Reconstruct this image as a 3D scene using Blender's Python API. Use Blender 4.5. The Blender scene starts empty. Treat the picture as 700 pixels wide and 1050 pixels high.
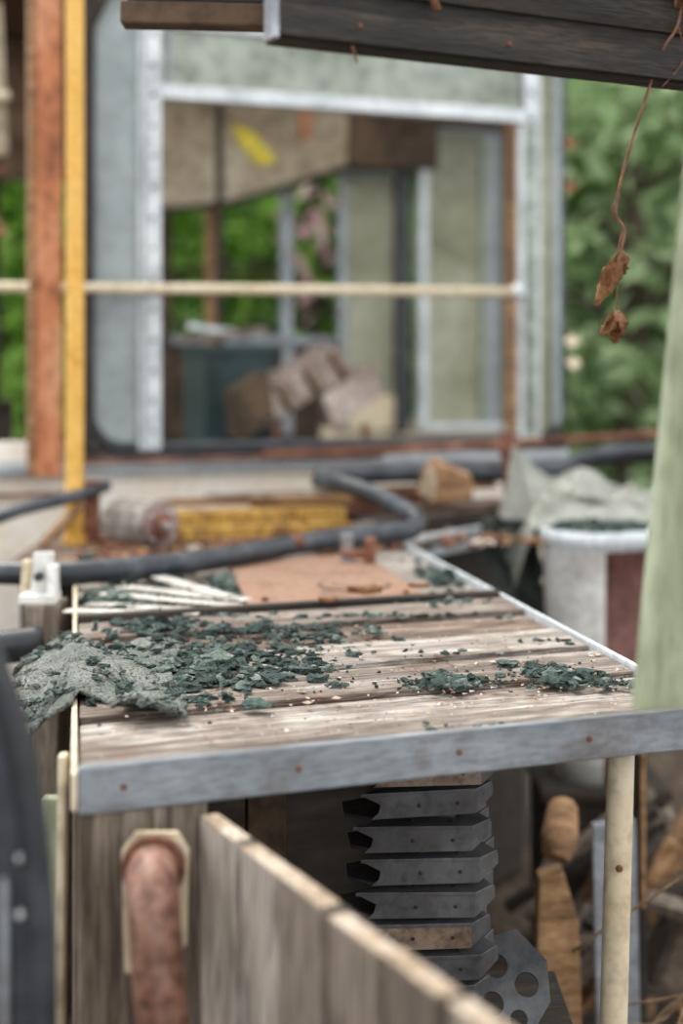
import bpy, bmesh, math, random
import numpy as np
from mathutils import Vector, Matrix, noise
random.seed(7); rng=np.random.default_rng(7)
ANG=math.radians(19.7)
FD=Vector((0.9415,0.337,0)); ND=Vector((-0.337,0.9415,0))   # bus axis / across
ED=Vector((-0.19,0.98,0)).normalized()
TA=Vector((-0.227,1.175,0)); WA=Vector((-0.608,3.3,0))
def T(u,v,z): p=TA+FD*u+ED*v; return Vector((p.x,p.y,z))
def F(s,t,z): p=WA+FD*s+ND*t; return Vector((p.x,p.y,z))
# ---------------------------------------------------------------- materials
def mat(name,cols,scale=8,rough=.8,metal=0,stretch=(1,1,1),bump=.3,fine=8,grime=.35,alpha=1,trans=0,island=False,spec=.5,pos=None,stain=0,staincol=(.10,.05,.03),sscale=7):
    m=bpy.data.materials.new(name); m.use_nodes=True; nt=m.node_tree; N=nt.nodes; L=nt.links
    b=N['Principled BSDF']; tc=N.new('ShaderNodeTexCoord'); mp=N.new('ShaderNodeMapping')
    mp.inputs['Scale'].default_value=stretch; L.new(tc.outputs['Object'],mp.inputs[0])
    n1=N.new('ShaderNodeTexNoise'); n1.inputs['Scale'].default_value=scale; n1.inputs['Detail'].default_value=6; n1.inputs['Roughness'].default_value=.65
    n2=N.new('ShaderNodeTexNoise'); n2.inputs['Scale'].default_value=scale*fine; n2.inputs['Detail'].default_value=4
    L.new(mp.outputs[0],n1.inputs[0]); L.new(mp.outputs[0],n2.inputs[0])
    r=N.new('ShaderNodeValToRGB'); e=r.color_ramp.elements
    k=len(cols); ps=pos or [.32+.36*i/max(1,k-1) for i in range(k)]
    while len(e)<k: e.new(.5)
    for i,c in enumerate(cols): e[i].position=ps[i]; e[i].color=(*c,1)
    if island:
        g=N.new('ShaderNodeNewGeometry'); a=N.new('ShaderNodeMath'); a.operation='MULTIPLY_ADD'
        L.new(g.outputs['Random Per Island'],a.inputs[0]); a.inputs[1].default_value=.5
        a2=N.new('ShaderNodeMath'); a2.operation='MULTIPLY'; L.new(n1.outputs[0],a2.inputs[0]); a2.inputs[1].default_value=.5
        L.new(a2.outputs[0],a.inputs[2]); L.new(a.outputs[0],r.inputs[0])
    else: L.new(n1.outputs[0],r.inputs[0])
    mx=N.new('ShaderNodeMix'); mx.data_type='RGBA'; mx.blend_type='MULTIPLY'; mx.inputs[0].default_value=grime
    r2=N.new('ShaderNodeValToRGB'); r2.color_ramp.elements[0].position=.35; r2.color_ramp.elements[0].color=(.15,.12,.1,1); r2.color_ramp.elements[1].position=.55
    L.new(n2.outputs[0],r2.inputs[0]); L.new(r.outputs[0],mx.inputs[6]); L.new(r2.outputs[0],mx.inputs[7])
    out=mx.outputs[2]
    if stain:
        n3=N.new('ShaderNodeTexNoise'); n3.inputs['Scale'].default_value=sscale; n3.inputs['Detail'].default_value=7; n3.inputs['Roughness'].default_value=.7
        L.new(tc.outputs['Object'],n3.inputs[0]); r3=N.new('ShaderNodeValToRGB'); r3.color_ramp.elements[0].position=.47; r3.color_ramp.elements[0].color=(0,0,0,1); r3.color_ramp.elements[1].position=.66; r3.color_ramp.elements[1].color=(stain,)*3+(1,)
        L.new(n3.outputs[0],r3.inputs[0]); ms_=N.new('ShaderNodeMix'); ms_.data_type='RGBA'; L.new(r3.outputs[0],ms_.inputs[0]); L.new(out,ms_.inputs[6]); ms_.inputs[7].default_value=(*staincol,1); out=ms_.outputs[2]
    L.new(out,b.inputs['Base Color'])
    b.inputs['Roughness'].default_value=rough; b.inputs['Metallic'].default_value=metal
    b.inputs['Specular IOR Level'].default_value=spec
    b.inputs['Alpha'].default_value=alpha
    if bump:
        bp=N.new('ShaderNodeBump'); bp.inputs['Strength'].default_value=bump; bp.inputs['Distance'].default_value=.004
        L.new(n2.outputs[0],bp.inputs['Height']); L.new(bp.outputs[0],b.inputs['Normal'])
    if trans:
        t=N.new('ShaderNodeBsdfTranslucent'); ms=N.new('ShaderNodeMixShader'); ms.inputs[0].default_value=trans
        L.new(mx.outputs[2],t.inputs[0]); L.new(b.outputs[0],ms.inputs[1]); L.new(t.outputs[0],ms.inputs[2])
        L.new(ms.outputs[0],N['Material Output'].inputs[0])
    return m
M={}
M['plankA']=mat('weathered_plank',[(.07,.05,.038),(.25,.205,.17),(.48,.43,.38)],5,.75,stretch=(1.0,14,14),bump=1,fine=5,grime=.8,stain=.8)
M['plankB']=mat('weathered_plank_brown',[(.05,.03,.022),(.20,.135,.10),(.42,.33,.27)],5,.75,stretch=(1.0,14,14),bump=1,fine=5,grime=.8,stain=.8)
M['plankC']=mat('weathered_plank_pale',[(.13,.105,.09),(.37,.33,.285),(.60,.56,.51)],5,.75,stretch=(1.0,12,12),bump=.9,fine=5,grime=.75,stain=.75)
M['slat']=mat('grey_slat_wood',[(.09,.07,.052),(.26,.215,.175),(.46,.41,.36)],5,.85,stretch=(12,12,.8),bump=.8,fine=5,grime=.8,island=True,pos=[.2,.5,.75])
M['slatend']=mat('slat_end_grain',[(.18,.12,.07),(.40,.31,.22),(.56,.50,.43)],20,.85,bump=.5,grime=.5)
M['post']=mat('grey_post_wood',[(.07,.05,.035),(.20,.16,.12),(.34,.29,.23)],5,.85,stretch=(9,9,.8),bump=.5,fine=5,grime=.6)
M['darkwood']=mat('dark_wood',[(.008,.006,.005),(.026,.018,.012),(.06,.042,.03)],4,.8,stretch=(1.5,10,10),bump=.5,grime=.5)
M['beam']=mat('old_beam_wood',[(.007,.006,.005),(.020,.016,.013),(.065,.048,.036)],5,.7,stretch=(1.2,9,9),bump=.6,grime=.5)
M['tanwood']=mat('tan_wood',[(.10,.05,.02),(.33,.18,.08),(.50,.31,.16)],6,.8,stretch=(1,8,8),bump=.4,stain=.6)
M['alu']=mat('weathered_aluminium',[(.18,.20,.22),(.28,.315,.35),(.40,.44,.48)],3,.42,.45,stretch=(1,4,4),bump=.06,fine=14,grime=.3,stain=.6,staincol=(.13,.085,.06),sscale=11)
M['aluW']=mat('aluminium_window_frame',[(.40,.44,.46),(.57,.62,.65),(.74,.78,.80)],9,.5,.2,bump=.12,grime=.2)
M['gasket']=mat('black_rubber',[(.008,.009,.012),(.015,.018,.024),(.04,.045,.055)],9,.45,bump=.1,grime=.2)
M['hose']=mat('rubber_hose',[(.010,.013,.018),(.022,.028,.038),(.07,.08,.095)],14,.42,bump=.15,grime=.2)
M['orange']=mat('rusty_orange_paint',[(.12,.035,.012),(.46,.165,.065),(.58,.30,.17)],6,.7,bump=.4,stretch=(1,1,.6))
M['yellow']=mat('yellow_paint',[(.30,.12,.02),(.72,.39,.06),(.78,.48,.12)],7,.5,bump=.15,grime=.2,pos=[.25,.36,.7])
M['yellowrust']=mat('yellow_paint_rusted',[(.12,.05,.02),(.54,.30,.05),(.68,.45,.10)],14,.7,bump=.4,grime=.5,stain=.7,sscale=16)
M['cream']=mat('cream_paint',[(.35,.20,.10),(.64,.53,.36),(.74,.66,.50)],6,.5,bump=.15,grime=.3,pos=[.25,.40,.7])
M['creamrust']=mat('cream_paint_rusted',[(.36,.15,.07),(.80,.70,.55),(.87,.83,.76)],5,.6,bump=.3,grime=.08,pos=[.28,.38,.58])
M['rust']=mat('rust',[(.05,.018,.012),(.19,.075,.042),(.34,.17,.11)],12,.85,bump=.7,grime=.4)
M['redpipe']=mat('red_oxide_pipe',[(.09,.035,.02),(.22,.095,.06),(.38,.22,.16)],10,.5,bump=.6,grime=.6,stain=.6)
M['glass']=mat('dirty_frosted_glass',[(.28,.33,.34),(.42,.48,.49),(.52,.58,.58)],2.5,.4,bump=.05,grime=.12,trans=.35)
M['glassY']=mat('algae_stained_glass',[(.22,.23,.14),(.42,.43,.31),(.56,.57,.47)],2.5,.4,bump=.05,grime=.15,trans=.45)
M['panel']=mat('lichen_grey_panel',[(.14,.16,.12),(.28,.32,.27),(.40,.44,.40)],3,.6,bump=.2,grime=.3)
M['beige']=mat('beige_lining',[(.16,.12,.07),(.36,.29,.20),(.48,.42,.32)],3,.8,bump=.2,grime=.3)
M['brownlin']=mat('brown_lining',[(.035,.02,.012),(.12,.075,.045),(.24,.16,.10)],4,.9,bump=.3)
M['darklin']=mat('dark_lining',[(.02,.013,.008),(.06,.04,.025),(.14,.09,.055)],4,.9,bump=.3)
M['teal']=mat('teal_paint',[(.006,.015,.017),(.013,.036,.04),(.028,.065,.07)],6,.6,bump=.2)
M['crumb']=mat('green_rubber_crumb',[(.008,.018,.015),(.020,.040,.034),(.048,.08,.069),(.20,.24,.21)],60,.9,bump=.8,fine=4,grime=.5,island=True,pos=[.25,.40,.62,.80])
M['chip']=mat('pale_debris_chip',[(.14,.05,.025),(.3,.17,.10),(.48,.38,.30),(.75,.73,.68)],40,.8,bump=.2,island=True,pos=[.28,.42,.62,.78])
M['pad']=mat('green_grey_fabric',[(.08,.095,.085),(.185,.205,.185),(.34,.36,.33)],9,.95,bump=1,fine=34,grime=.9,stain=.4,staincol=(.05,.06,.05),sscale=12)
M['tanplate']=mat('tan_hardboard',[(.14,.07,.045),(.32,.18,.115),(.44,.29,.20)],7,.75,bump=.2,grime=.35,stain=.6)
M['white']=mat('white_plastic',[(.5,.48,.45),(.74,.73,.70),(.84,.84,.82)],7,.5,bump=.1,grime=.2)
M['paper']=mat('weathered_white_lath',[(.30,.27,.23),(.52,.50,.45),(.70,.68,.64)],14,.8,bump=.3,grime=.5)
M['maroon']=mat('maroon_plastic',[(.05,.02,.015),(.13,.05,.042),(.22,.10,.085)],7,.5,bump=.1)
M['sheet']=mat('cloudy_plastic_sheet',[(.30,.30,.24),(.50,.51,.46),(.74,.75,.72)],7,.2,bump=.1,grime=.15,trans=.4,stain=.5,staincol=(.12,.13,.08))
M['rag']=mat('dark_rag',[(.015,.02,.018),(.05,.06,.05),(.12,.13,.12)],10,.9,bump=.6)
M['steel']=mat('galvanised_bracket_steel',[(.055,.058,.064),(.115,.12,.13),(.20,.21,.225)],8,.42,.4,bump=.08,fine=10,grime=.35,stain=.5,staincol=(.06,.042,.035),sscale=20)
M['steeledge']=mat('primed_steel_edge',[(.14,.085,.055),(.28,.20,.145),(.40,.32,.26)],16,.6,.1,bump=.2)
M['motor']=mat('grey_cast_metal',[(.11,.095,.085),(.28,.255,.235),(.44,.42,.40)],18,.55,.25,bump=.3)
M['motorface']=mat('pink_oxide_metal',[(.11,.06,.05),(.26,.17,.15),(.40,.30,.27)],18,.6,.2,bump=.3)
M['greenpaint']=mat('pale_green_lath_paint',[(.20,.23,.13),(.34,.38,.25),(.48,.52,.40)],4,.6,stretch=(3,3,.7),bump=.2,grime=.3)
M['dryleaf']=mat('dry_leaf',[(.08,.03,.012),(.25,.11,.05),(.42,.24,.11)],40,.8,bump=.5,trans=.2)
M['twig']=mat('dry_twig',[(.10,.06,.035),(.24,.15,.08),(.40,.29,.17)],40,.8,bump=.3)
M['vine']=mat('vine_stem',[(.08,.03,.02),(.20,.08,.05),(.30,.16,.09)],40,.8,bump=.3)
M['bark']=mat('bark',[(.03,.022,.015),(.08,.06,.04),(.14,.11,.08)],8,.9,bump=.5)
M['leafA']=mat('bright_leaf',[(.07,.17,.02),(.21,.42,.05),(.46,.72,.16)],.8,.6,bump=0,island=True,trans=.5,grime=0)
M['leafB']=mat('soft_leaf',[(.17,.26,.11),(.32,.47,.22),(.56,.70,.42)],.8,.6,bump=0,island=True,trans=.5,grime=0)
M['pink']=mat('pink_petal',[(.55,.25,.35),(.72,.42,.5),(.85,.6,.66)],3,.6,bump=0,island=True,trans=.4,grime=0)
M['hill']=mat('forest_undergrowth',[(.06,.12,.03),(.17,.30,.08),(.34,.52,.17)],1.2,.9,bump=.5,grime=.3)
M['ground']=mat('leaf_litter_ground',[(.03,.02,.012),(.09,.06,.04),(.17,.13,.09)],6,.95,bump=1,grime=.6)
M['chrome']=mat('bolt_metal',[(.4,.42,.45),(.6,.62,.65),(.7,.72,.74)],9,.35,.7,bump=0,grime=.1)
M['blue']=mat('dark_blue_door_paint',[(.010,.012,.018),(.028,.034,.046),(.07,.08,.10)],5,.45,bump=.1)
M['fabric']=mat('faded_seat_vinyl',[(.14,.09,.07),(.34,.27,.23),(.58,.52,.48)],7,.8,bump=.4)
M['yl']=mat('yellow_sticker',[(.5,.4,.02),(.75,.6,.03),(.8,.7,.1)],5,.6,bump=0)
# ---------------------------------------------------------------- builder
class B:
    def __init__(s,name): s.name=name; s.bm=bmesh.new(); s.ms=[]
    def mi(s,m):
        if m not in s.ms: s.ms.append(m)
        return s.ms.index(m)
    def para(s,c,ax,ay,az,m):
        i=s.mi(m); c=Vector(c); ax,ay,az=Vector(ax),Vector(ay),Vector(az)
        v=[s.bm.verts.new(c+ax*a+ay*b+az*d) for d in (0,1) for b in (0,1) for a in (0,1)]
        for f in ((0,2,3,1),(4,5,7,6),(0,1,5,4),(2,6,7,3),(0,4,6,2),(1,3,7,5)):
            s.bm.faces.new([v[k] for k in f]).material_index=i
        return s
    def box(s,x0,x1,y0,y1,z0,z1,m): return s.para((x0,y0,z0),(x1-x0,0,0),(0,y1-y0,0),(0,0,z1-z0),m)
    def fbox(s,a0,a1,t0,t1,z0,z1,m): return s.para(F(a0,t0,z0),FD*(a1-a0),ND*(t1-t0),(0,0,z1-z0),m)
    def tbox(s,u0,u1,v0,v1,z0,z1,m): return s.para(T(u0,v0,z0),FD*(u1-u0),ED*(v1-v0),(0,0,z1-z0),m)
    def bar(s,p0,p1,w,h,m,up=(0,0,1)):
        p0,p1=Vector(p0),Vector(p1); d=p1-p0; x=d.cross(Vector(up)).normalized()*w; y=x.cross(d).normalized()*h
        return s.para(p0-x/2-y/2,d,x,y,m)
    def tube(s,pts,r,m,n=14,smooth=True,cap=True,sub=6):
        i=s.mi(m); P=[Vector(p) for p in pts]
        if smooth and len(P)>2:
            Q=[]; E=[P[0]*2-P[1]]+P+[P[-1]*2-P[-2]]
            for k in range(1,len(E)-2):
                a,b,c,d=E[k-1:k+3]
                for j in range(sub):
                    t=j/sub; Q.append(.5*((2*b)+(c-a)*t+(2*a-5*b+4*c-d)*t*t+(3*b-a-3*c+d)*t**3))
            Q.append(P[-1]); P=Q
        rs=r if isinstance(r,(list,tuple)) else None
        up=Vector((.13,.21,1)); rings=[]
        for k,p in enumerate(P):
            d=(P[min(k+1,len(P)-1)]-P[max(k-1,0)]).normalized()
            x=d.cross(up)
            if x.length<.05: x=d.cross(Vector((1,0,0)))
            x.normalize(); y=x.cross(d).normalized(); up=y
            q=k/(len(P)-1)
            rr=r if rs is None else np.interp(q*(len(rs)-1),range(len(rs)),rs)
            rings.append([s.bm.verts.new(p+x*math.cos(2*math.pi*j/n)*rr+y*math.sin(2*math.pi*j/n)*rr) for j in range(n)])
        for a,b in zip(rings,rings[1:]):
            for j in range(n):
                f=s.bm.faces.new((a[j],a[(j+1)%n],b[(j+1)%n],b[j])); f.material_index=i; f.smooth=True
        if cap:
            for g in (rings[0],rings[-1]):
                s.bm.faces.new(g).material_index=i
        return s
    def prism(s,pts,d,m):
        i=s.mi(m); d=Vector(d); a=[s.bm.verts.new(Vector(p)) for p in pts]; b=[s.bm.verts.new(Vector(p)+d) for p in pts]
        n=len(a); fs=[s.bm.faces.new(a),s.bm.faces.new(b[::-1])]
        for j in range(n): fs.append(s.bm.faces.new((a[j],b[j],b[(j+1)%n],a[(j+1)%n])))
        for f in fs: f.material_index=i
        return s
    def sheet(s,fn,nu,nv,m,th=None):
        i=s.mi(m); g=[[s.bm.verts.new(fn(a/nu,b/nv)) for a in range(nu+1)] for b in range(nv+1)]
        for b in range(nv):
            for a in range(nu):
                f=s.bm.faces.new((g[b][a],g[b][a+1],g[b+1][a+1],g[b+1][a])); f.material_index=i; f.smooth=True
        return s
    def dot(s,p,r,m,sq=1,seg=10):
        i=s.mi(m); R=bmesh.ops.create_uvsphere(s.bm,u_segments=seg,v_segments=max(6,seg//2),radius=r,matrix=Matrix.Translation(Vector(p)))
        for v in R['verts']:
            for f in v.link_faces: f.material_index=i; f.smooth=True
        return s
    def done(s,rz=ANG,bev=.002,solid=0):
        bmesh.ops.recalc_face_normals(s.bm,faces=s.bm.faces)
        me=bpy.data.meshes.new(s.name); s.bm.to_mesh(me); s.bm.free()
        co=np.array([v.co for v in me.vertices]); c=(co.min(0)+co.max(0))/2
        Mx=Matrix.Translation(Vector(c))@Matrix.Rotation(rz,4,'Z'); me.transform(Mx.inverted())
        for m in s.ms: me.materials.append(M[m])
        o=bpy.data.objects.new(s.name,me); o.matrix_world=Mx; bpy.context.scene.collection.objects.link(o)
        if solid: q=o.modifiers.new('solid','SOLIDIFY'); q.thickness=solid
        if bev: q=o.modifiers.new('bevel','BEVEL'); q.width=bev; q.segments=2; q.limit_method='ANGLE'; q.angle_limit=math.radians(50)
        return o
def raw(name,verts,faces,mats,smooth=False,mi=None):
    me=bpy.data.meshes.new(name); me.from_pydata([tuple(v) for v in verts],[],faces)
    for m in mats: me.materials.append(M[m])
    if mi is not None: me.polygons.foreach_set('material_index',mi)
    if smooth: me.polygons.foreach_set('use_smooth',[True]*len(me.polygons))
    o=bpy.data.objects.new(name,me); bpy.context.scene.collection.objects.link(o); return o
# ================================================================ ground
b=B('ground')
def g(u,v):
    x=-14+28*u; y=-4+26*v; return Vector((x,y,.03*noise.noise(Vector((x*3,y*3,0)))-.02))
b.sheet(g,90,90,'ground').done(0,0)
# ================================================================ TABLE (bench top)
b=B('plank_workbench'); ZT=.85
b.tbox(.0,.652,0,.006,ZT-.034,ZT+.006,'alu')
b.tbox(.0,.652,0,.018,ZT+.002,ZT+.006,'alu')
b.tbox(.646,.652,.0,1.35,ZT-.03,ZT+.007,'aluW')
b.tbox(-.006,0,0,1.35,ZT-.03,ZT+.004,'cream')
vs=[.010,.095,.20,.325,.345,.47,.60,.715]; ms=['plankA','plankC','plankA','darkwood','plankC','plankB','plankA']
for i in range(7):
    dz=[0,-.005,.001,-.008,.002,-.004,.003][i]; g0=.0025 if i!=3 else 0
    b.tbox(.002,.644,vs[i]+g0,vs[i+1]-g0*1.6,ZT-.024+dz,ZT+dz,ms[i])
b.tbox(.01,.64,.02,.71,ZT-.027,ZT-.022,'darkwood')
b.tbox(.0,.644,.715,.735,ZT-.02,ZT+.012,'darkwood')
b.tbox(.0,.644,.735,1.35,ZT-.024,ZT-.006,'plankC')
b.tbox(.0,.644,.735,.752,ZT-.006,ZT+.004,'tanwood')
b.tbox(.03,.6,.05,.055,ZT-.03,ZT-.024,'darkwood')
b.tbox(-.004,.012,.03,1.35,.0,ZT-.026,'post')
b.tbox(.01,.64,1.33,1.345,.0,ZT-.026,'darkwood')
b.tbox(.0,.115,.004,.03,.0,ZT-.03,'post')
b.tbox(.60,.63,1.27,1.33,.0,ZT-.026,'darkwood')
b.tbox(.1,.16,.45,.5,.0,ZT-.026,'darkwood')
b.tbox(.19,.235,.30,.33,.0,ZT-.026,'darklin')
for u in (.04,.2,.36,.5,.62): b.dot(T(u,-.001,ZT-.012),.003,'rust')
b.tbox(.02,.64,.5,.53,ZT-.06,ZT-.024,'darkwood'); b.tbox(.02,.64,1.0,1.03,ZT-.06,ZT-.024,'darkwood')
b.done()
B('wooden_prop_pole').tube([(.295,1.44,.815),(.285,1.44,.45),(.272,1.44,0)],.0145,'cream',16).dot((.285,1.425,.5),.004,'rust').dot((.29,1.426,.68),.004,'rust').done(0,0)
# slatted partition
b=B('slatted_partition'); p0=Vector((-.124,1.185,0)); p1=Vector((.135,.70,0)); d=(p1-p0).normalized(); L=(p1-p0).length; nrm=Vector((.88,.47,0))
k=7; w=L/k
for i in range(k):
    q=p0+d*(w*i+.003)+nrm*[0,.003,-.001,.002,0,.003,0][i]; h=.812-[0,.003,-.001,.004,0,.002,.001][i]
    b.para(q,d*(w-.006),nrm*.017,(0,0,h),'slat'); b.para(q+Vector((0,0,h)),d*(w-.006),nrm*.017,(0,0,.003),'slatend')
b.para(p0+nrm*.021+Vector((0,0,.10)),d*L,nrm*.015,(0,0,.70),'darkwood')
b.done(math.atan2(d.y,d.x))
b=B('red_drain_pipe')
b.prism([(-.188,1.165,.79),(-.176,1.165,.806),(-.14,1.165,.806),(-.130,1.165,.79),(-.132,1.165,.71),(-.15,1.165,.685),(-.185,1.165,.685)],(0,.006,0),'cream')
b.tube([(-.160,1.167,.778),(-.158,1.135,.778),(-.153,1.112,.763),(-.148,1.10,.72),(-.139,1.085,.62),(-.128,1.07,.3),(-.125,1.06,0)],.0215,'redpipe',20)
b.tube([(-.160,1.164,.778),(-.159,1.154,.778)],.027,'rust',20)
b.done(0,.001)
b=B('bus_door'); pts=[(-.34,.92,0),(-.203,.92,0),(-.199,.92,.75),(-.203,.92,.86),(-.214,.92,.94),(-.232,.92,1.0),(-.262,.92,1.04),(-.34,.92,1.06)]
b.prism(pts,(0,.03,0),'blue')
b.tube([(-.202,.92,0),(-.199,.91,.4),(-.198,.91,.75),(-.202,.91,.86),(-.213,.91,.94),(-.231,.91,1.0),(-.262,.91,1.045),(-.34,.91,1.065)],.010,'gasket')
for z in (.873,.835): b.dot((-.215,.916,z),.0035,'chrome')
b.tube([(-.226,.917,.2),(-.226,.917,.86)],.003,'alu')
b.done(0)
b=B('pale_side_board'); b.para((-.31,1.34,.0),(.018,0,0),(0,.015,0),(.016,.0,.78),'greenpaint'); b.para((-.268,1.24,.0),(.008,0,0),(0,.015,0),(.010,.0,.85),'cream'); b.done(0)
# ================================================================ debris crumbs
bmI=bmesh.new(); bmesh.ops.create_icosphere(bmI,subdivisions=2,radius=1); IV=np.array([v.co for v in bmI.verts]); IF=[[v.index for v in f.verts] for f in bmI.faces]; bmI.free()
TAN=np.array(TA)[:2]
def uv_of(x,y):
    A=np.array([[FD.x,ED.x],[FD.y,ED.y]]); return np.linalg.solve(A,np.array([x,y])-TAN)
V=[];Fc=[]
def chunk(x,y,z,s,flat=.6,V=V,Fc=Fc):
    n=len(V); sx,sy,sz=s*rng.uniform(.7,1.8),s*rng.uniform(.5,1.1),s*flat*rng.uniform(.6,1.2); a=rng.uniform(0,6.28)
    off=Vector(rng.uniform(0,100,3)); ca,sa=math.cos(a),math.sin(a)
    for q in IV:
        k=1+.8*noise.noise(Vector(q)*1.6+off)+.6*noise.noise(Vector(q)*4+off); p=q*k*np.array([sx,sy,sz])
        V.append((x+p[0]*ca-p[1]*sa,y+p[0]*sa+p[1]*ca,z+max(p[2],-.4*sz)))
    Fc.extend([[i+n for i in f] for f in IF])
cl=[(-.14,1.60,.085,.14,230,.0078),(-.05,1.66,.05,.10,50,.006),(-.065,1.80,.10,.07,110,.0065),(-.24,1.84,.09,.05,110,.0065),(.115,1.53,.04,.03,30,.0075),(.24,1.57,.045,.035,36,.0078),(.27,1.52,.05,.02,20,.006),(.16,1.50,.10,.02,16,.005),
    (-.20,2.2,.04,.13,70,.008),(.17,2.35,.04,.2,80,.008),(-.33,2.1,.08,.12,120,.008),(.17,2.05,.06,.04,24,.006),(0.0,1.93,.2,.02,70,.005),(-.35,2.35,.08,.1,60,.008),(.17,1.33,.07,.010,70,.0025),(-.19,1.45,.06,.04,50,.0065),(.25,1.75,.06,.02,10,.004),(.10,1.68,.12,.03,14,.004)]
for (x,y,rx,ry,n,s) in cl:
    for _ in range(n):
        px,py=x+rng.normal()*rx*.58,y+rng.normal()*ry*.58
        u,v=uv_of(px,py)
        if not(.01<u<.635 and .02<v<1.33): continue
        hb=ZT+ (.003 if v<.735 else -.003)+ .008*math.exp(-((px-x)/rx)**2-((py-y)/ry)**2)*rng.uniform(0,1)*(n>80)
        chunk(px,py,hb,s*rng.uniform(.3,1.4)*(1.5 if rng.uniform()<.08 else 1))
for q_ in range(700):      # fine dust of crumb
    (x,y,rx,ry,n,s)=cl[rng.integers(7)]; px,py=x+rng.normal()*rx*.9,y+rng.normal()*ry*.9; u,v=uv_of(px,py)
    if .01<u<.635 and .02<v<1.3: chunk(px,py,ZT+.002,rng.uniform(.0008,.0026))
raw('green_rubber_crumbs',V,Fc,['crumb'])
V2=[];F2=[]
for q_ in range(1300):
    u,v=rng.uniform(.01,.635),rng.uniform(.03,1.3)
    if q_>800: u,v=rng.uniform(.1,.635),.05+.25*abs(rng.normal())
    if v>1.3: continue
    p=T(u,v,0); n=len(V2); s=rng.uniform(.0007,.0022)*(1 if rng.uniform()>.08 else 2.4); a=rng.uniform(0,6.28,); z=ZT+(.0025 if v<.735 else -.004)
    for k in range(4):
        t=a+k*1.57; rr=s*rng.uniform(.5,1.6); V2.append((p.x+rr*math.cos(t),p.y+rr*math.sin(t),z+rng.uniform(0,.002)))
    F2.append([n,n+1,n+2,n+3])
raw('wood_and_paint_chips',V2,F2,['chip'])
b=B('torn_fabric_pad')
def pad(u,v):
    a=Vector((-.345,1.43,0)).lerp(Vector((-.165,1.37,0)),u); c=Vector((-.41,1.76,0)).lerp(Vector((-.21,1.70,0)),u); p=a.lerp(c,v)
    e=max(abs(u-.5),abs(v-.5))*2
    ex=.03*noise.noise(Vector((u*3,v*3,4)))+.016*e*noise.noise(Vector((u*14,v*14,6))) ; ey=.05*noise.noise(Vector((u*3,v*3,9)))+.03*e*noise.noise(Vector((u*14,v*14,2)))
    p+=Vector((ex,ey,0)); uu,vv=uv_of(p.x,p.y)
    z=ZT+.005+.009*math.sin(math.pi*min(1,max(0,u)))*math.sin(math.pi*v)+.020*abs(noise.noise(Vector((p.x*13+p.y*5,p.y*7,1))))+.003*noise.noise(Vector((p.x*60,p.y*60,1)))
    z=max(z,ZT+.004)
    if uu<0: z-=(-uu)**1.15*.7
    p.z=z; return p
b.sheet(pad,70,70,'pad'); b.done(0,0,.004)
V3=[];F3=[]
for _ in range(240):
    u,v=rng.uniform(.0,1),rng.uniform(.0,1)
    if noise.noise(Vector((u*3,v*3,30)))+.5*(u-.6)<.0 and not (u<.2 and v<.4 and rng.uniform()<.5): continue
    q=pad(u,v); chunk(q.x,q.y,q.z+.003,rng.uniform(.002,.0065),V=V3,Fc=F3)
raw('green_rubber_crumbs',V3,F3,['crumb'])
b=B('access_cover_plate'); z=ZT-.004
b.prism([(-.205,2.48,z),(.045,2.58,z),(.135,2.06,z),(-.135,1.99,z)],(0,0,.008),'tanplate')
for r,m_,hh in ((.060,'darklin',.0015),(.054,'tanplate',.0025),(.036,'darklin',.003),(.032,'tanplate',.004)): b.tube([(.02,2.20,z+.007),(.02,2.20,z+.008+hh)],r,m_,30)
for p in ((-.17,2.43),(.02,2.5),(.1,2.12),(-.115,2.05)): b.dot((p[0],p[1],z+.009),.006,'rust')
b.done()
b=B('broken_laths')
for (x0,y0,x1,y1,dz) in ((-.38,2.05,-.165,1.96,.0),(-.37,2.12,-.15,1.985,.004),(-.34,2.16,-.16,2.02,.008),(-.36,2.2,-.14,2.06,.0),(-.30,2.24,-.17,2.02,.012),(-.40,1.98,-.2,1.935,.002)):
    b.bar((x0,y0,ZT+dz),(x1,y1,ZT+.004+dz),.028,.003,'paper')
b.done()
b=B('rusty_clamp'); b.bar((.01,2.47,ZT),(.01,2.47,ZT+.055),.022,.012,'alu',(0,1,0)); b.bar((.05,2.45,ZT),(.053,2.45,ZT+.05),.02,.02,'rust',(0,1,0)); b.tube([(.0,2.47,ZT+.02),(.06,2.45,ZT+.02)],.008,'rust')
b.tube([(-.1,2.55,ZT+.03),(-.07,2.55,ZT+.03)],.013,'rust'); b.done()
for (x,y,sc) in ((.035,2.06,.022),(.12,2.12,.014),(-.02,1.99,.012)):
    b=B('curled_dry_leaf'); b.sheet(lambda u,v:Vector((x+(u-.5)*sc*2.4,y+(v-.5)*sc*1.6*math.sin(math.pi*min(max(u,.03),.97)),ZT+.012+abs(v-.5)*sc*.9+.3*sc*abs(u-.5))),10,6,'dryleaf'); b.done(0,0)
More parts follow.
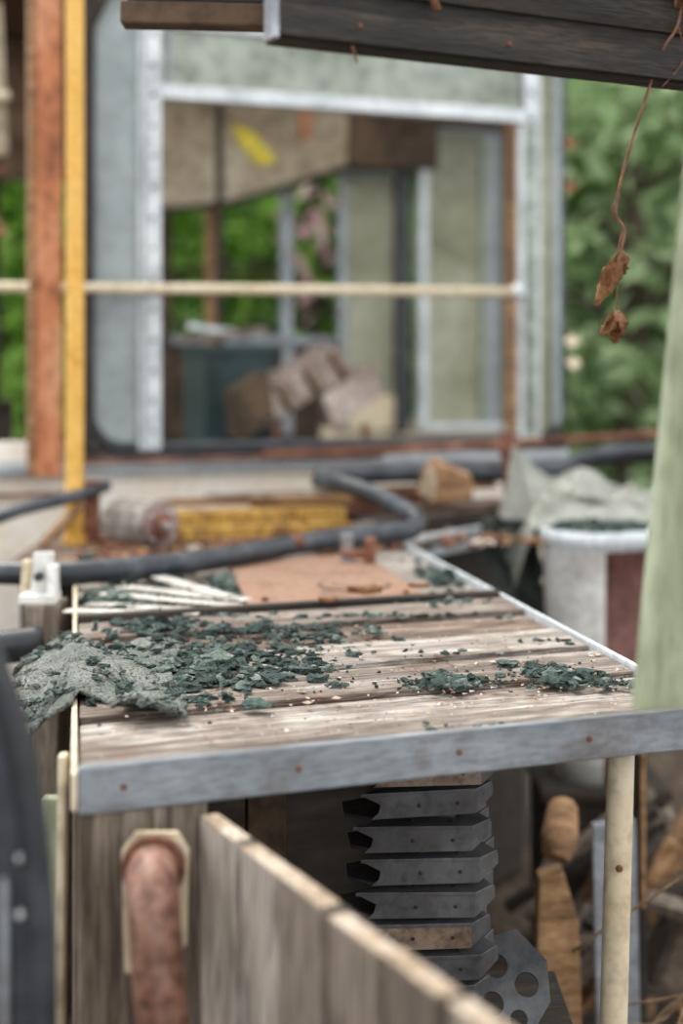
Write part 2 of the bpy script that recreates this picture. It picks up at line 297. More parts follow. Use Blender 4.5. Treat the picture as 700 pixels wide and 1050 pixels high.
# ================================================================ bracket stack under bench
b=B('stacked_steel_brackets')
ox,oy=.018,1.50
for i in range(8):
    z=.768-i*.036; j=rng.uniform(-.006,.006); a=math.radians(6+rng.uniform(-5,5)); ca,sa=math.cos(a),math.sin(a)
    def R(x,y,zz): x=x*1.1; return (ox+j+x*ca-y*sa,oy+x*sa+y*ca,zz)
    pl=[(0,-.005),(.030,.018),(-.006,.045),(-.006,.085),(.09,.14),(.125,.15),(.145,.125),(.13,.095),(.145,.07),(.13,.045),(.140,.015),(.12,-.008)]
    b.prism([R(x,y,z) for x,y in pl],(0,0,.004),'steel')
    b.prism([R(x,-.005,zz) for x,zz in [(.004,z),(.119,z),(.119,z-.025),(.010,z-.025),(.018,z-.018),(.020,z-.009)]],(0,.003,0),'steeledge' if i in (0,5) else 'steel')
    b.prism([R(.119,-.005,z),R(.141,.014,z+.004),R(.141,.014,z-.012),R(.119,-.005,z-.025)],(0,.003,0),'steel')
    b.prism([R(.130,.045,z-.024),R(.145,.07,z-.018),R(.145,.07,z),R(.13,.045,z)],(.003,0,0),'steel')
    b.prism([R(.140,.016,z-.012),R(.130,.045,z-.024),R(.13,.045,z),R(.14,.016,z)],(.003,0,0),'steel')
    b.prism([R(.13,.095,z-.024),R(.145,.125,z-.018),R(.145,.125,z),R(.13,.095,z)],(.003,0,0),'steel')
    for (x,y) in ((.04,.04),(.085,.03),(.115,.035),(.06,.085),(.10,.10),(.06,.012),(.10,.008)): b.tube([R(x,y,z+.0042),R(x,y,z+.0055)],.0032,'gasket',8)
    for (x,y) in ((.06,-.006),(.10,-.006)): b.tube([R(x,y,z-.012),R(x,y-.001,z-.012)],.0022,'gasket',8)
b.box(ox+.025,ox+.11,oy+.03,oy+.1,.44,.76,'steel')
b.done(0,.0006)
b=B('perforated_steel_plate')
cx,cy,cz=.192,1.58,.485
i=b.mi('steel')
out=[(-.050,-.045),(.02,-.055),(.048,-.015),(.048,.03),(.015,.066),(-.02,.055),(-.048,.01)]
tb=bmesh.new()
ov=[tb.verts.new((x,0,y)) for x,y in out]; edges=[tb.edges.new((ov[k],ov[(k+1)%len(ov)])) for k in range(len(ov))]
for hx,hz,hr in ((-.012,.024,.014),(.022,.003,.014),(-.020,-.018,.014),(.010,-.034,.010)):
    hv=[tb.verts.new((hx+hr*math.cos(t*math.pi/8),0,hz+hr*math.sin(t*math.pi/8))) for t in range(16)]
    edges+=[tb.edges.new((hv[k],hv[(k+1)%16])) for k in range(16)]
bmesh.ops.triangle_fill(tb,use_beauty=True,edges=edges)
tb.transform(Matrix.Translation((cx,cy,cz))@Matrix.Rotation(math.radians(-40),4,'X'))
me=bpy.data.meshes.new('t'); tb.to_mesh(me); tb.free(); b.bm.from_mesh(me); 
b.done(0,0,.004)
b=B('timber_crate'); 
b.box(-.02,.26,1.46,1.72,.0,.04,'darkwood')
for zz in (.06,.15,.24,.33): 
    b.box(-.02,.26,1.46,1.475,zz,zz+.07,'darkwood'); b.box(-.02,.26,1.705,1.72,zz,zz+.07,'darkwood')
for x in (-.02,.23): b.box(x,x+.03,1.475,1.705,.0,.42,'darkwood')
b.box(-.03,.27,1.45,1.73,.42,.44,'darkwood'); b.done(0)
b=B('leaning_wood_block'); b.prism([(.31,2.1,0),(.375,2.1,0),(.372,2.14,.33),(.350,2.15,.41),(.312,2.15,.40),(.305,2.13,.30)],(0,.04,0),'tanwood'); b.done(0)
b=B('split_log'); b.tube([(.335,2.14,.435),(.345,2.16,.46),(.36,2.22,.49)],[.022,.030,.024],'tanwood',9); b.done(0)
b=B('grey_metal_panel'); b.para((.41,2.18,.0),(.075,.02,0),(0,.01,0),(.0,.05,.46),'alu'); b.dot((.44,2.218,.44),.006,'gasket'); b.dot((.46,2.2,.3),.004,'gasket'); b.done(0)
b=B('bench_frame_post'); b.box(.47,.515,2.3,2.34,0,.60,'beam'); b.box(.50,.508,2.28,2.30,.3,.60,'tanwood'); b.done(0)
b=B('scrap_timber_pile')
for i in range(34):
    x=rng.uniform(.36,.85); y=rng.uniform(2.42,2.66); a=rng.uniform(-1.2,1.2); l=rng.uniform(.05,.16); z=.03+.03*(i%8)
    b.bar((x-l*math.cos(a),y-l*math.sin(a)*.5,z),(x+l*math.cos(a),y+l*math.sin(a)*.5,z+rng.uniform(0,.2)),rng.uniform(.02,.05),.02,['tanwood','plankA','darkwood','post'][i%4])
b.done()
b=B('dry_twigs')
for i in range(80):
    x=rng.uniform(.35,.75); y=rng.uniform(1.85,2.08); a=rng.uniform(-1.4,1.6); l=rng.uniform(.06,.2); z=rng.uniform(.02,.30)*rng.uniform(.3,1)
    b.tube([(x,y,z),(x+l*.5*math.cos(a),y+.1*math.sin(a),z+rng.uniform(0,.05)),(x+l*math.cos(a),y+.1*math.sin(a),z+rng.uniform(-.02,.14))],.0018,'twig',6)
b.tube([(.33,1.95,.37),(.42,1.9,.46),(.5,1.86,.53)],.002,'twig',6)
b.done(0,0)
# ================================================================ rear deck
b=B('engine_cover_deck'); z=.825
pl=[(-.62,2.47),(-.482,2.53),(.13,2.80),(.46,3.25),(.53,3.62),(-.64,3.19)]
b.prism([(x,y,z) for x,y in pl],(0,0,.018),'plankB')
b.bar((.13,2.785,z+.008),(.465,3.24,z+.008),.008,.05,'aluW'); b.bar((-.48,2.52,z),(.13,2.79,z),.006,.03,'rust')
b.prism([(x*.96,y+.06,0) for x,y in pl],(0,0,z-.002),'darkwood'); b.done()
b=B('loose_plank_stack')
b.bar((-.38,2.90,.872),(-.0,3.03,.872),.07,.055,'yellowrust'); b.bar((-.33,2.83,.860),(.02,2.95,.858),.03,.03,'yellowrust'); b.bar((-.3,2.80,.847),(.0,2.9,.847),.03,.01,'rust')
b.bar((-.40,2.97,.912),(0.02,3.10,.912),.03,.016,'tanwood'); b.bar((.05,3.0,.86),(.4,3.2,.86),.14,.03,'darkwood'); b.bar((.1,3.05,.885),(.38,3.19,.89),.08,.02,'plankB')
b.bar((-.2,3.08,.885),(.3,3.24,.885),.06,.06,'rust'); b.bar((-.3,3.0,.925),(.0,3.0,.935),.015,.012,'plankC'); b.bar((.02,2.93,.86),(.25,3.1,.87),.04,.02,'plankA')
b.bar((.0,3.1,.925),(.36,3.24,.93),.03,.014,'tanwood'); b.bar((-.5,3.02,.86),(-.1,3.17,.87),.04,.03,'plankC')
b.done()
V4=[];F4=[]
for _ in range(620):
    x=rng.uniform(-.5,.45); y=2.75+.35*x+rng.uniform(-.1,.55)
    chunk(x,y,.846,rng.uniform(.004,.018),V=V4,Fc=F4)
o=raw('bark_and_rust_debris',V4,F4,['chip','rust','crumb','tanwood','rust']); mi=np.repeat(rng.integers(0,5,620),len(IF)); o.data.polygons.foreach_set('material_index',mi)
b=B('electric_motor')
c0=Vector((-.450,2.78,.895)); c1=Vector((-.368,2.70,.895)); dd=(c1-c0).normalized()
b.tube([c0,c1],.044,'motor',28); b.tube([c0-dd*.03,c0],.032,'motor',24)
b.tube([c1,c1+dd*.012],.050,'motor',30); b.tube([c1+dd*.012,c1+dd*.02],.043,'motorface',30); b.tube([c1+dd*.02,c1+dd*.028],.024,'rust',24); b.tube([c1+dd*.028,c1+dd*.05],.009,'motor',12)
for k in range(12):
    a=k*math.pi/6; sx=Vector((dd.y,-dd.x,0)); off=sx*math.cos(a)*.044+Vector((0,0,1))*math.sin(a)*.044
    b.bar(c0+off,c1+off,.004,.004,'motor')
for k in range(4):
    a=k*math.pi/2+.7; sx=Vector((dd.y,-dd.x,0)); b.dot(c1+dd*.02+sx*math.cos(a)*.034+Vector((0,0,math.sin(a)*.034)),.004,'chrome')
b.box(-.47,-.36,2.69,2.79,.843,.858,'rust'); b.done(0,.001)
b=B('rusty_mounting_bracket'); b.box(-.545,-.505,2.84,2.86,.843,.97,'rust'); b.box(-.545,-.47,2.83,2.88,.843,.852,'rust'); b.done(0)
b=B('leaning_offcut'); b.bar((-.60,2.74,.85),(-.53,2.79,.93),.03,.012,'tanwood'); b.done()
b=B('white_switch_bracket'); b.box(-.48,-.428,2.06,2.14,0.0,.845,'post')
b.para((-.480,2.10,.845),(.03,.01,0),(0,.006,0),(.006,0,.075),'white'); b.para((-.448,2.08,.845),(.014,.0,0),(0,.03,0),(-.004,.01,.055),'white'); b.para((-.49,2.07,.845),(.055,.0,0),(0,.05,0),(0,0,.014),'white'); b.tube([(-.462,2.095,.885),(-.462,2.08,.885)],.007,'gasket'); b.para((-.50,2.12,.845),(.012,0,0),(0,.02,0),(.004,0,.06),'cream'); b.done(0)
b=B('black_hose_coupling'); b.tube([(-.56,1.9,.79),(-.50,1.93,.805),(-.43,1.96,.81)],.024,'gasket',18); b.tube([(-.52,1.93,.80),(-.50,1.935,.802)],.030,'motor',18); b.tube([(-.5,1.93,.80),(-.5,1.95,.4),(-.49,1.98,0)],.02,'gasket'); b.done(0,0)
b=B('sawn_log'); b.prism([(.165,3.02,.935),(.180,3.02,.985),(.205,3.02,1.010),(.222,3.02,.992),(.280,3.02,.968),(.292,3.02,.935),(.280,3.02,.912),(.20,3.02,.902)],(.01,.07,0),'tanwood'); b.prism([(.170,3.017,.930),(.183,3.017,.975),(.203,3.017,.995),(.212,3.017,.95),(.205,3.017,.91)],(0,.004,0),'slatend'); b.done(0,.008)
b=B('rusty_iron_stake'); b.tube([(.40,3.22,.84),(.39,3.22,1.055)],.016,'rust',12); b.tube([(.39,3.22,1.0),(.39,3.22,1.02)],.02,'rust',12); b.done(0,.001)
b=B('rubber_hose')
b.tube([(-.85,2.35,.862),(-.60,2.25,.868),(-.42,2.22,.872),(-.22,2.38,.872),(-.06,2.60,.874),(.06,2.70,.876),(.135,2.72,.882),(.15,2.78,.90),(.08,2.86,.935),(.0,2.95,.955),(-.05,3.05,.955)],.0195,'hose',18)
b.done(0,0)
b=B('thin_rubber_hose'); b.tube([(-.95,2.6,.84),(-.74,2.6,.885),(-.64,2.66,.925),(-.54,2.78,.945),(-.50,2.9,.955)],.013,'hose',14); b.done(0,0)
b=B('black_pipe'); b.tube([(-.06,3.1,.955),(.1,3.12,.965),(.3,3.2,.96),(.5,3.3,.96),(.66,3.42,.985),(.85,3.5,.985)],.022,'hose',16); b.tube([(.5,3.35,.955),(.68,3.36,1.0),(.9,3.5,.99)],.02,'hose',14); b.done(0,0)
# ================================================================ bin + sheet + rag
b=B('rubbish_bin'); cx,cy=.53,2.85; n=40
def ring(r,z): return [(cx+r*math.cos(2*math.pi*k/n),cy+r*math.sin(2*math.pi*k/n),z) for k in range(n)]
i1=b.mi('white'); i2=b.mi('maroon'); i3=b.mi('aluW')
pr=[(.090,.36),(.094,.45),(.106,.74),(.110,.835),(.114,.840),(.119,.855),(.116,.872),(.106,.874),(.102,.865)]
rg=[[b.bm.verts.new(p) for p in ring(r,z)] for r,z in pr]
for q,(a,c) in enumerate(zip(rg,rg[1:])):
    for k in range(n):
        f=b.bm.faces.new((a[k],a[(k+1)%n],c[(k+1)%n],c[k])); f.smooth=True
        th=360*k/n; f.material_index=i3 if 3<=q<=7 else (i2 if (262<th<350 and q<3) else i1)
b.bm.faces.new(rg[0][::-1]); f=b.bm.faces.new(rg[-1]); f.material_index=i1; b.done(0,0)
b=B('wooden_crate'); 
for zz in (0,.12,.24): b.box(.41,.65,2.73,2.745,zz,zz+.1,'darkwood'); b.box(.41,.65,2.955,2.97,zz,zz+.1,'darkwood')
for x in (.41,.635): b.box(x,x+.015,2.745,2.955,0,.34,'darkwood')
b.box(.40,.66,2.72,2.98,.34,.36,'darkwood'); b.done(0)
b=B('crumpled_plastic_sheet')
def rd(p): return 1-2*abs(noise.noise(p))
def sh(u,v):
    x=.36+.36*u+.05*noise.noise(Vector((u*3,v*4,1))); y=2.86+.22*v+.06*noise.noise(Vector((u*4,v*3,7)))
    z=.870+.10*(v**.8)*(1-.5*u)+.07*(.1+v)*noise.noise(Vector((u*4+v,v*3,3)))+.03*v*rd(Vector((u*5+v*4,v*4-u*3,3)))
    if u<.15: z-=(.15-u)*.9
    return Vector((x,y,max(z,.868 if u>.2 else .5)))
b.sheet(sh,60,50,'sheet').done(0,0,.001)
b=B('torn_dark_rag')
def rg_(u,v):
    return Vector((.30+.12*u+.02*noise.noise(Vector((u*5,v*4,2)))+.03*(1-v),3.0-.08*u+.04*noise.noise(Vector((u*7,v*2,5))),.66+.22*v+.06*(noise.noise(Vector((u*6,0,8))))*(1-v)))
b.sheet(rg_,24,24,'rag').done(0,0,.002)
V5=[];F5=[]
for _ in range(240):
    a=rng.uniform(0,6.28); r_=.1*math.sqrt(rng.uniform()); x,y=.53+r_*math.cos(a),2.85+r_*math.sin(a)
    if y>2.88: continue
    chunk(x,y,.876,rng.uniform(.004,.012),flat=1,V=V5,Fc=F5)
raw('moss_crumbs',V5,F5,['crumb'])
# ================================================================ near bus side with window
b=B('wall_near')
b.fbox(-.9,1.30,.02,.05,.0,.95,'creamrust')
b.fbox(-.9,1.30,-.01,.05,.945,.985,'aluW'); b.fbox(-.9,1.30,-.02,.0,.955,.965,'alu')
b.fbox(-.9,.02,-.015,.0,.90,.91,'rust')
b.fbox(-.02,1.30,-.005,.05,.985,1.0,'gasket')
b.fbox(-.9,-.06,.0,.05,.985,1.03,'creamrust')
b.done()
b=B('rusty_rail'); b.tube([F(.42,-.05,.99),F(.7,-.05,.995),F(1.05,-.06,1.005),F(1.7,-.05,1.03)],.011,'rust',10); b.fbox(-.05,.75,-.035,-.015,.982,.988,'rust'); b.fbox(-.05,.75,-.035,.0,.977,.982,'rust'); b.done(ANG,0)
b=B('window_1')
z0,z1,r=1.01,2.16,.09
path=[]
for (cs,cz,a0) in ((1.285-r,z0+r,-90),(1.285-r,z1-r,0),(r,z1-r,90),(r,z0+r,180)):
    for k in range(7): a=math.radians(a0+15*k); path.append(F(cs+r*math.cos(a),0.01,cz+r*math.sin(a)))
path.append(path[0]); b.tube(path,.015,'gasket',10,smooth=False,cap=False)
b.fbox(.01,.115,.008,.014,1.02,2.12,'glass')
b.fbox(.118,.174,-.008,.025,1.005,2.07,'aluW'); b.fbox(.128,.134,-.013,-.008,1.01,2.06,'alu')
for k in range(14): b.dot(F(.154,-.008,1.05+k*.075),.006,'gasket')
b.fbox(.174,1.20,-.008,.025,1.87,1.905,'aluW')
b.fbox(.174,1.20,.005,.012,1.905,2.06,'panel'); b.fbox(.174,1.2,-.006,.02,2.045,2.075,'aluW'); b.fbox(.19,.20,-.004,.005,1.905,2.045,'alu'); b.fbox(1.16,1.17,-.004,.005,1.905,2.045,'alu')
b.fbox(.12,1.25,-.002,.03,2.075,2.15,'panel')
b.fbox(1.172,1.213,-.008,.025,1.005,1.865,'panel'); b.fbox(1.17,1.213,-.008,.025,1.865,2.07,'aluW'); b.fbox(1.205,1.215,-.011,.025,1.005,2.07,'aluW')
for k in range(14): b.dot(F(1.190,-.008,1.05+k*.075),.006,'gasket')
b.fbox(1.213,1.275,.006,.012,1.02,2.13,'glassY'); b.fbox(1.158,1.170,-.004,.02,1.01,1.865,'aluW')
b.fbox(.174,1.165,.0,.03,1.002,1.022,'gasket')
b.fbox(1.258,1.280,-.006,.02,1.05,2.1,'glass')
b.done()
b=B('grab_rail'); b.tube([F(-1.2,-.035,1.385),F(1.135,-.035,1.41)],.0125,'cream',14); b.dot(F(1.135,-.035,1.41),.022,'aluW'); b.tube([F(1.135,-.035,1.41),F(1.165,-.005,1.41)],.012,'aluW'); b.tube([F(.15,-.035,1.40),F(.15,.0,1.40)],.01,'aluW'); b.done(ANG,0)
b=B('yellow_grab_pole'); b.tube([(-.548,2.8,.843),(-.546,2.8,1.5),(-.548,2.8,2.3)],.0185,'yellow',18); b.tube([(-.548,2.8,.843),(-.548,2.8,.86)],.024,'yellow',18); b.done(0,.001)
b=B('orange_door_pillar'); b.fbox(-.135,-.075,-.06,-.0,.95,2.4,'orange'); b.fbox(-.150,-.135,-.05,.0,.95,2.4,'tanwood')
b.fbox(-.055,-.0,-.03,.0,.985,2.4,'darkwood')
b.prism([F(-.06,-.02,2.4),F(-.06,-.02,1.9),F(-.0,-.02,1.9),F(.012,-.02,2.03),F(.045,-.02,2.1),F(.10,-.02,2.145),F(.2,-.02,2.16),F(.2,-.02,2.4)],ND*.02,'darkwood')
b.done()
# ================================================================ far side of the bus
b=B('wall_far'); t=1.8
b.fbox(-1.4,2.3,t,t+.04,.0,.95,'darklin')
b.fbox(.35,1.3,t,t+.04,.95,1.30,'darklin'); b.fbox(-1.4,-.2,t,t+.04,.95,1.3,'brownlin')
b.fbox(.3,2.3,t,t+.04,2.12,2.4,'darklin'); b.fbox(-1.4,.3,t,t+.04,1.9,2.4,'brownlin')
for (s0,s1,m_) in ((.74,.785,'tanwood'),(1.04,1.08,'alu'),(.30,.36,'brownlin'),(.56,.60,'darklin')): b.fbox(s0,s1,t-.02,t+.03,.95,2.2,m_)
b.fbox(.56,1.28,t-.02,t+.03,1.30,1.335,'alu')
b.fbox(1.2,2.1,t-.02,t+.04,.93,.99,'cream')
b.fbox(1.24,2.05,t-.02,t+.03,2.0,2.12,'darkwood'); b.fbox(1.10,1.6,t-.25,t-.22,1.98,2.3,'darklin')
b.done()
b=B('window_2'); t=1.76
b.fbox(1.262,1.29,t-.02,t+.02,.97,1.98,'alu'); b.fbox(1.29,1.5,t,t+.01,.97,1.98,'glassY'); b.fbox(1.262,1.5,t-.02,t+.02,1.965,1.985,'alu'); b.fbox(1.29,1.5,t-.01,t,.97,1.10,'cream')
b.fbox(1.5,1.555,t-.03,t+.03,.95,2.2,'gasket'); b.done()
b=B('window_3')
b.fbox(1.60,1.635,t-.03,t+.02,.97,2.14,'aluW'); b.fbox(1.635,2.0,t,t+.01,.97,2.16,'glassY'); b.fbox(1.88,1.90,t-.012,t,.97,2.16,'panel'); b.fbox(1.90,2.0,t-.006,t,.97,2.16,'glass'); b.fbox(1.6,2.0,t-.02,t+.02,.955,.985,'aluW'); b.fbox(1.6,2.0,t-.02,t+.02,2.16,2.18,'alu')
b.fbox(1.98,2.06,t-.04,t+.02,.95,2.3,'tanwood'); b.done()
b=B('fallen_ceiling_panel'); b.prism([F(.46,1.5,2.35),F(1.22,1.5,2.35),F(1.20,1.5,1.97),F(.88,1.5,1.86),F(.70,1.5,1.80),F(.46,1.5,1.77)],ND*.03+Vector((0,0,.02)),'beige')
b.prism([F(.76,1.49,2.10),F(.84,1.49,2.07),F(.93,1.49,1.97),F(.86,1.49,1.95),F(.78,1.49,2.03)],ND*.006,'yl'); b.fbox(1.02,1.06,1.49,1.497,2.06,2.16,'orange')
b.tube([F(.46,1.46,1.76),F(.8,1.46,1.82),F(1.2,1.46,1.96)],.012,'darkwood',8); b.done()
b=B('roof_sheet'); b.fbox(-.3,2.2,.9,1.95,2.42,2.45,'brownlin'); b.done()
b=B('interior_stanchion'); b.tube([F(.66,1.3,.0),F(.66,1.3,2.42)],.014,'darkwood',10); b.done(ANG,0)
b=B('brown_partition'); b.fbox(-.75,-.12,.9,.93,1.42,2.4,'brownlin'); b.prism([F(-.5,.88,1.75),F(-.1,.88,1.85),F(-.12,.88,2.3),F(-.5,.88,2.25)],ND*.02,'beige'); b.fbox(-.75,-.12,.93,.95,0,1.32,'darklin'); b.fbox(-.45,-.30,.93,.95,1.1,1.5,'brownlin')
b.fbox(-.75,-.7,.9,.93,0,2.4,'darkwood'); b.fbox(-.17,-.12,.9,.93,0,2.4,'darkwood'); b.tube([F(-.6,.85,1.92),F(-.1,.85,2.02)],.015,'cream'); b.tube([F(-.55,.84,2.25),F(-.12,.84,1.6)],.02,'tanwood'); b.tube([F(-.6,.84,1.55),F(-.12,.84,1.8)],.012,'rust'); b.done()
b=B('storage_rack'); b.fbox(-.9,-.15,.3,.7,.0,.04,'darkwood'); b.fbox(-.9,-.15,.3,.7,1.08,1.12,'darkwood')
for s_ in (-.9,-.19): b.fbox(s_,s_+.04,.3,.34,0,1.12,'darkwood'); b.fbox(s_,s_+.04,.66,.7,0,1.12,'darkwood')
b.fbox(-.45,-.25,.35,.6,1.12,1.24,'teal'); b.fbox(-.7,-.48,.35,.6,1.12,1.2,'rust'); b.done()
b=B('teal_cabinet'); b.fbox(.50,.72,.85,1.15,0,1.25,'teal'); b.fbox(.49,.73,.84,1.16,1.25,1.275,'teal'); b.fbox(.52,.70,.84,.85,.8,1.22,'teal'); b.bar(F(.45,.9,1.30),F(.72,1.0,1.33),.1,.02,'plankA'); b.bar(F(.46,.9,1.34),F(.70,1.0,1.31),.03,.02,'aluW'); b.done()
b=B('bus_seat')
c=F(.58,.55,1.02); ax=(FD*.30+Vector((0,0,.17))); ay=ND*.2
nn=Vector((-.17,0,.30)).normalized()
b.para(c,ax,ay,nn*.09,'fabric')
for k in range(7): b.tube([c+ax*(k+.5)/7+nn*.09-ND*.005,c+ax*(k+.5)/7+nn*.09+ay],.018,'fabric',8)
for k in range(7): b.tube([c+ax*(k+.5)/7-ND*.004,c+ax*(k+.5)/7+nn*.09-ND*.004],.014,'fabric' if k%2 else 'brownlin',8)
b.para(F(.80,.5,1.03),FD*.16+Vector((0,0,.1)),ND*.15,Vector((-.03,0,.09)),'fabric')
b.para(F(.52,.5,1.00),FD*.10+Vector((0,0,.06)),ND*.15,Vector((-.02,0,.14)),'darklin')
b.fbox(.55,.95,.5,.8,.0,.98,'brownlin'); b.tube([F(.62,.5,.98),F(.62,.5,1.04)],.012,'rust'); b.tube([F(.9,.5,.98),F(.9,.5,1.04)],.012,'rust'); b.done()
for (s_,z) in ((1.30,1.82),(1.30,1.70),(1.31,1.22),(1.305,1.28)):
    b=B('dead_leaf'); p=F(s_,-.02,z); b.sheet(lambda u,v:p+Vector(((u-.5)*.04,(v-.5)*.012,(v-.5)*.035*math.sin(math.pi*min(max(u,.05),.95))+.008*abs(u-.5))),8,6,'dryleaf' if z>1.5 else 'cream'); b.done(0,0)
# ================================================================ overhead beam, lath, vine
b=B('overhead_beam')
bp=Vector((-.060,1.22,-.013)); bd=Vector((.42,.20,0)).normalized(); bn=Vector((-bd.y,bd.x,0)); bl=1.1
def bb(a0,a1,n0,n1,z0,z1,m_): b.para(bp+bd*a0+bn*n0+Vector((0,0,z0)),bd*(a1-a0),bn*(n1-n0),(0,0,z1-z0),m_)
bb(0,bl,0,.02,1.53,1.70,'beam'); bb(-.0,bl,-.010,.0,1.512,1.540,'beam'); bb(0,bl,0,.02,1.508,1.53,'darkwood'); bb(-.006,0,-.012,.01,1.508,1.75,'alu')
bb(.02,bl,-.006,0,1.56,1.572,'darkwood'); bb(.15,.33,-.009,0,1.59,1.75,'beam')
for k in range(2): b.dot(bp+bd*(.08+.16*k)-bn*.011+Vector((0,0,1.527)),.0025,'rust')
b.tube([bp+bd*.14+Vector((0,0,1.58))-bn*.012,bp+bd*.15+Vector((0,0,1.565))-bn*.016,bp+bd*.16+Vector((0,0,1.55))-bn*.013],.004,'dryleaf',6)
b.tube([bp+bd*.075+Vector((0,0,1.51))-bn*.005,bp+bd*.078+Vector((0,0,1.494))-bn*.008],.0012,'dryleaf',6)
b.done(math.atan2(bd.y,bd.x))
b=B('roof_batten'); b.bar((-.215,1.34,1.549),(-.05,1.34,1.545),.03,.022,'brownlin'); b.bar((-.21,1.36,1.578),(.0,1.36,1.572),.05,.03,'beam'); b.bar((-.21,1.36,1.60),(.6,1.5,1.66),.05,.03,'beam'); b.done(0)
b=B('pale_green_lath'); b.para((.239,1.1,.925),(.072,.03,-.003),(-.004,.012,0),(.063,0,.655),'greenpaint'); b.bar((.33,1.08,1.585),(.36,1.42,1.585),.03,.02,'tanwood'); b.done(0)
b=B('hanging_dry_vine')
b.tube([(.352,1.40,1.60),(.345,1.40,1.555),(.330,1.40,1.53),(.312,1.40,1.48),(.296,1.40,1.43),(.284,1.40,1.385),(.281,1.40,1.36),(.290,1.40,1.345),(.287,1.40,1.325),(.283,1.40,1.30)],.0015,'vine',6)
b.tube([(.345,1.40,1.555),(.351,1.40,1.52),(.328,1.40,1.49)],.0007,'vine',5); b.tube([(.290,1.40,1.345),(.284,1.4,1.325),(.282,1.40,1.26)],.0008,'vine',5); b.tube([(.283,1.40,1.375),(.277,1.40,1.365),(.283,1.40,1.352)],.0012,'vine',5)
def curl(base,dirv,l,w):
    base,dirv=Vector(base),Vector(dirv).normalized(); x=dirv.cross(Vector((0,1,0))).normalized(); y=Vector((0,1,0))
    def f(u,v):
        prof=math.sin(math.pi*(u**.75))*w+.001; a=(v-.5)*4.6+u*1.8
        return base+dirv*l*u+x*prof*math.cos(a)*(1+.25*noise.noise(Vector((u*6,v*5,l*99))))+y*prof*math.sin(a)+x*.004*noise.noise(Vector((u*9,v*9,2)))
    b.sheet(f,22,22,'dryleaf')
curl((.289,1.40,1.322),(-.32,0,-.62),.062,.0085); curl((.286,1.40,1.322),(.1,0,-.9),.024,.006); curl((.282,1.40,1.262),(-.05,0,-1),.034,.0105); curl((.284,1.40,1.255),(-.6,0,-.6),.026,.005)
b.done(0,0)
# ================================================================ trees
def tree(x,y,h,r,n,m_,ls,z0=.0,name='tree',extra=None):
    b=B(name); b.tube([(x,y,0),(x+.05,y,h*.4),(x-.05,y+.05,h*.95)],[.10,.07,.02],'bark',10)
    for k in range(14):
        a=rng.uniform(0,6.28); zz=rng.uniform(.15,.9)*h; b.tube([(x,y,zz),(x+.5*r*math.cos(a),y+.5*r*math.sin(a),zz+.15),(x+r*.9*math.cos(a),y+r*.9*math.sin(a),zz+.1)],[.035,.02,.006],'bark',6)
    o=b.done(0,0); me=o.data; c=np.array(o.location)
    bm=bmesh.new(); bm.from_mesh(me); me.materials.append(M[m_]); idx=len(me.materials)-1
    K=80; cc=np.stack([rng.normal(0,.42*r,K),rng.normal(0,.42*r,K),rng.uniform(z0,h,K)],1)
    for _ in range(n):
        q=cc[rng.integers(K)]+rng.normal(0,.22,3)*np.array([1.3,1.2,.6]); p=Vector((x,y,0))+Vector(q)-Vector(c)
        d1=Vector(rng.normal(0,1,3)).normalized()*ls*rng.uniform(.6,1.4); d2=d1.cross(Vector(rng.normal(0,1,3))).normalized()*ls*.45
        vv=[bm.verts.new(p-d1),bm.verts.new(p+d2),bm.verts.new(p+d1),bm.verts.new(p-d2)]
        f=bm.faces.new(vv); f.material_index=idx
    bm.to_mesh(me); bm.free(); return o
for (x,y,h,r,m_,ls) in ((1.5,7.2,4.2,1.0,'leafB',.09),(2.6,8.0,4.8,1.2,'leafB',.10),(3.9,8.6,5,1.3,'leafB',.12),(-.2,8.2,4.2,1.2,'leafA',.1),(-1.3,8.0,4.4,1.2,'leafA',.1),(.7,9.0,4.5,1.2,'leafA',.1),(-2.8,8.4,4.8,1.3,'leafA',.1),(-4.3,8.4,4.8,1.3,'leafA',.1),(1.9,9.4,5.5,1.3,'leafB',.13)):
    tree(x,y,h,r,3400,m_,ls)
V6=[];F6=[]
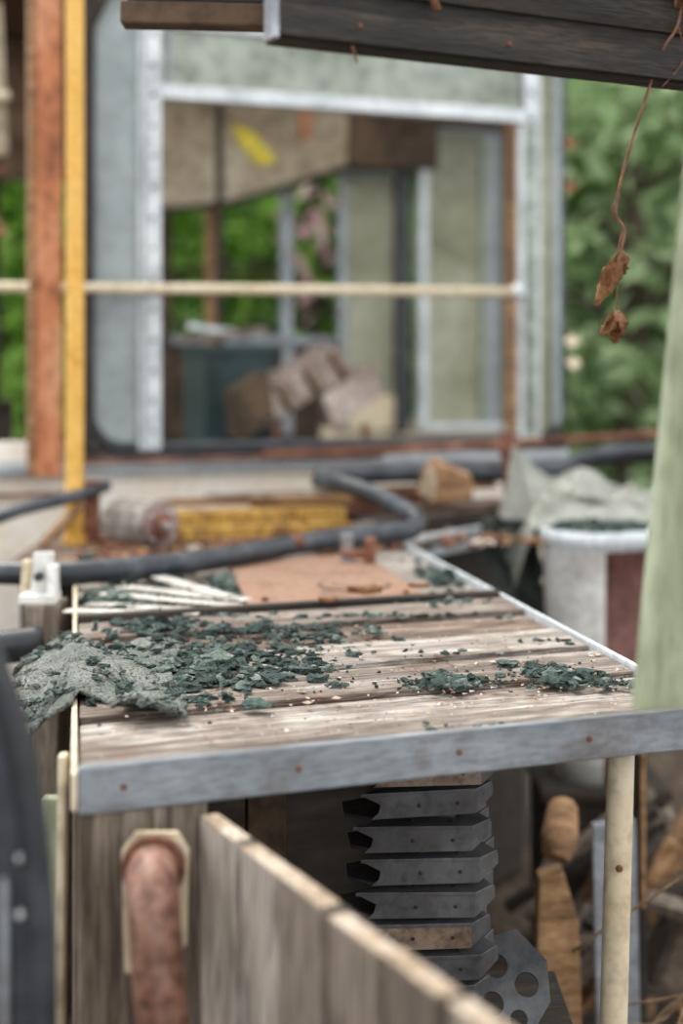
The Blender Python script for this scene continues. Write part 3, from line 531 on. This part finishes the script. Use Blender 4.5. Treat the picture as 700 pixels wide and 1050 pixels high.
for _ in range(44):
    c=np.array([-.14,6.5,1.88])+rng.normal(0,1,3)*np.array([.08,.06,.18]); n=len(V6); d1=rng.normal(0,.022,3); d2=rng.normal(0,.018,3)
    V6+= [c-d1,c+d2,c+d1,c-d2]; F6.append([n,n+1,n+2,n+3])
raw('pink_blossom',V6,F6,['pink'])
b=B('forest_hillside')
def hl(u,v):
    x=-9+20*u; z=7.5*v; y=11.5+1.5*v+.9*noise.noise(Vector((x*.9,z*.9,0)))+.35*noise.noise(Vector((x*3,z*3,5))); return Vector((x,y,z-.1))
b.sheet(hl,120,60,'hill').done(0,0)
# ================================================================ light
w=bpy.data.worlds.new('overcast_sky'); bpy.context.scene.world=w; w.use_nodes=True; nt=w.node_tree
bg=nt.nodes['Background']; sky=nt.nodes.new('ShaderNodeTexSky'); sky.sky_type='HOSEK_WILKIE'; sky.turbidity=9; sky.sun_direction=Vector((-.3,.5,.8)).normalized()
mx=nt.nodes.new('ShaderNodeMix'); mx.data_type='RGBA'; mx.inputs[0].default_value=.8; mx.inputs[7].default_value=(.98,.985,.985,1)
nt.links.new(sky.outputs[0],mx.inputs[6]); nt.links.new(mx.outputs[2],bg.inputs[0]); bg.inputs[1].default_value=2.35
sl=bpy.data.lights.new('sun','SUN'); sl.energy=3.2; sl.angle=math.radians(24); sl.color=(1,.96,.89)
so=bpy.data.objects.new('sun',sl); so.rotation_euler=(math.radians(-28),math.radians(-22),0); bpy.context.scene.collection.objects.link(so)
bpy.context.scene.view_settings.view_transform='Standard'
# ================================================================ camera
cd=bpy.data.cameras.new('camera'); co=bpy.data.objects.new('camera',cd); bpy.context.scene.collection.objects.link(co)
co.location=(0,0,1.2); co.rotation_euler=(math.radians(90),0,0); cd.sensor_fit='VERTICAL'; cd.sensor_height=36; cd.sensor_width=24; cd.lens=48; cd.shift_y=-145/1050
cd.clip_start=.05; cd.dof.use_dof=True; cd.dof.focus_distance=1.54; cd.dof.aperture_fstop=2.0
bpy.context.scene.camera=co
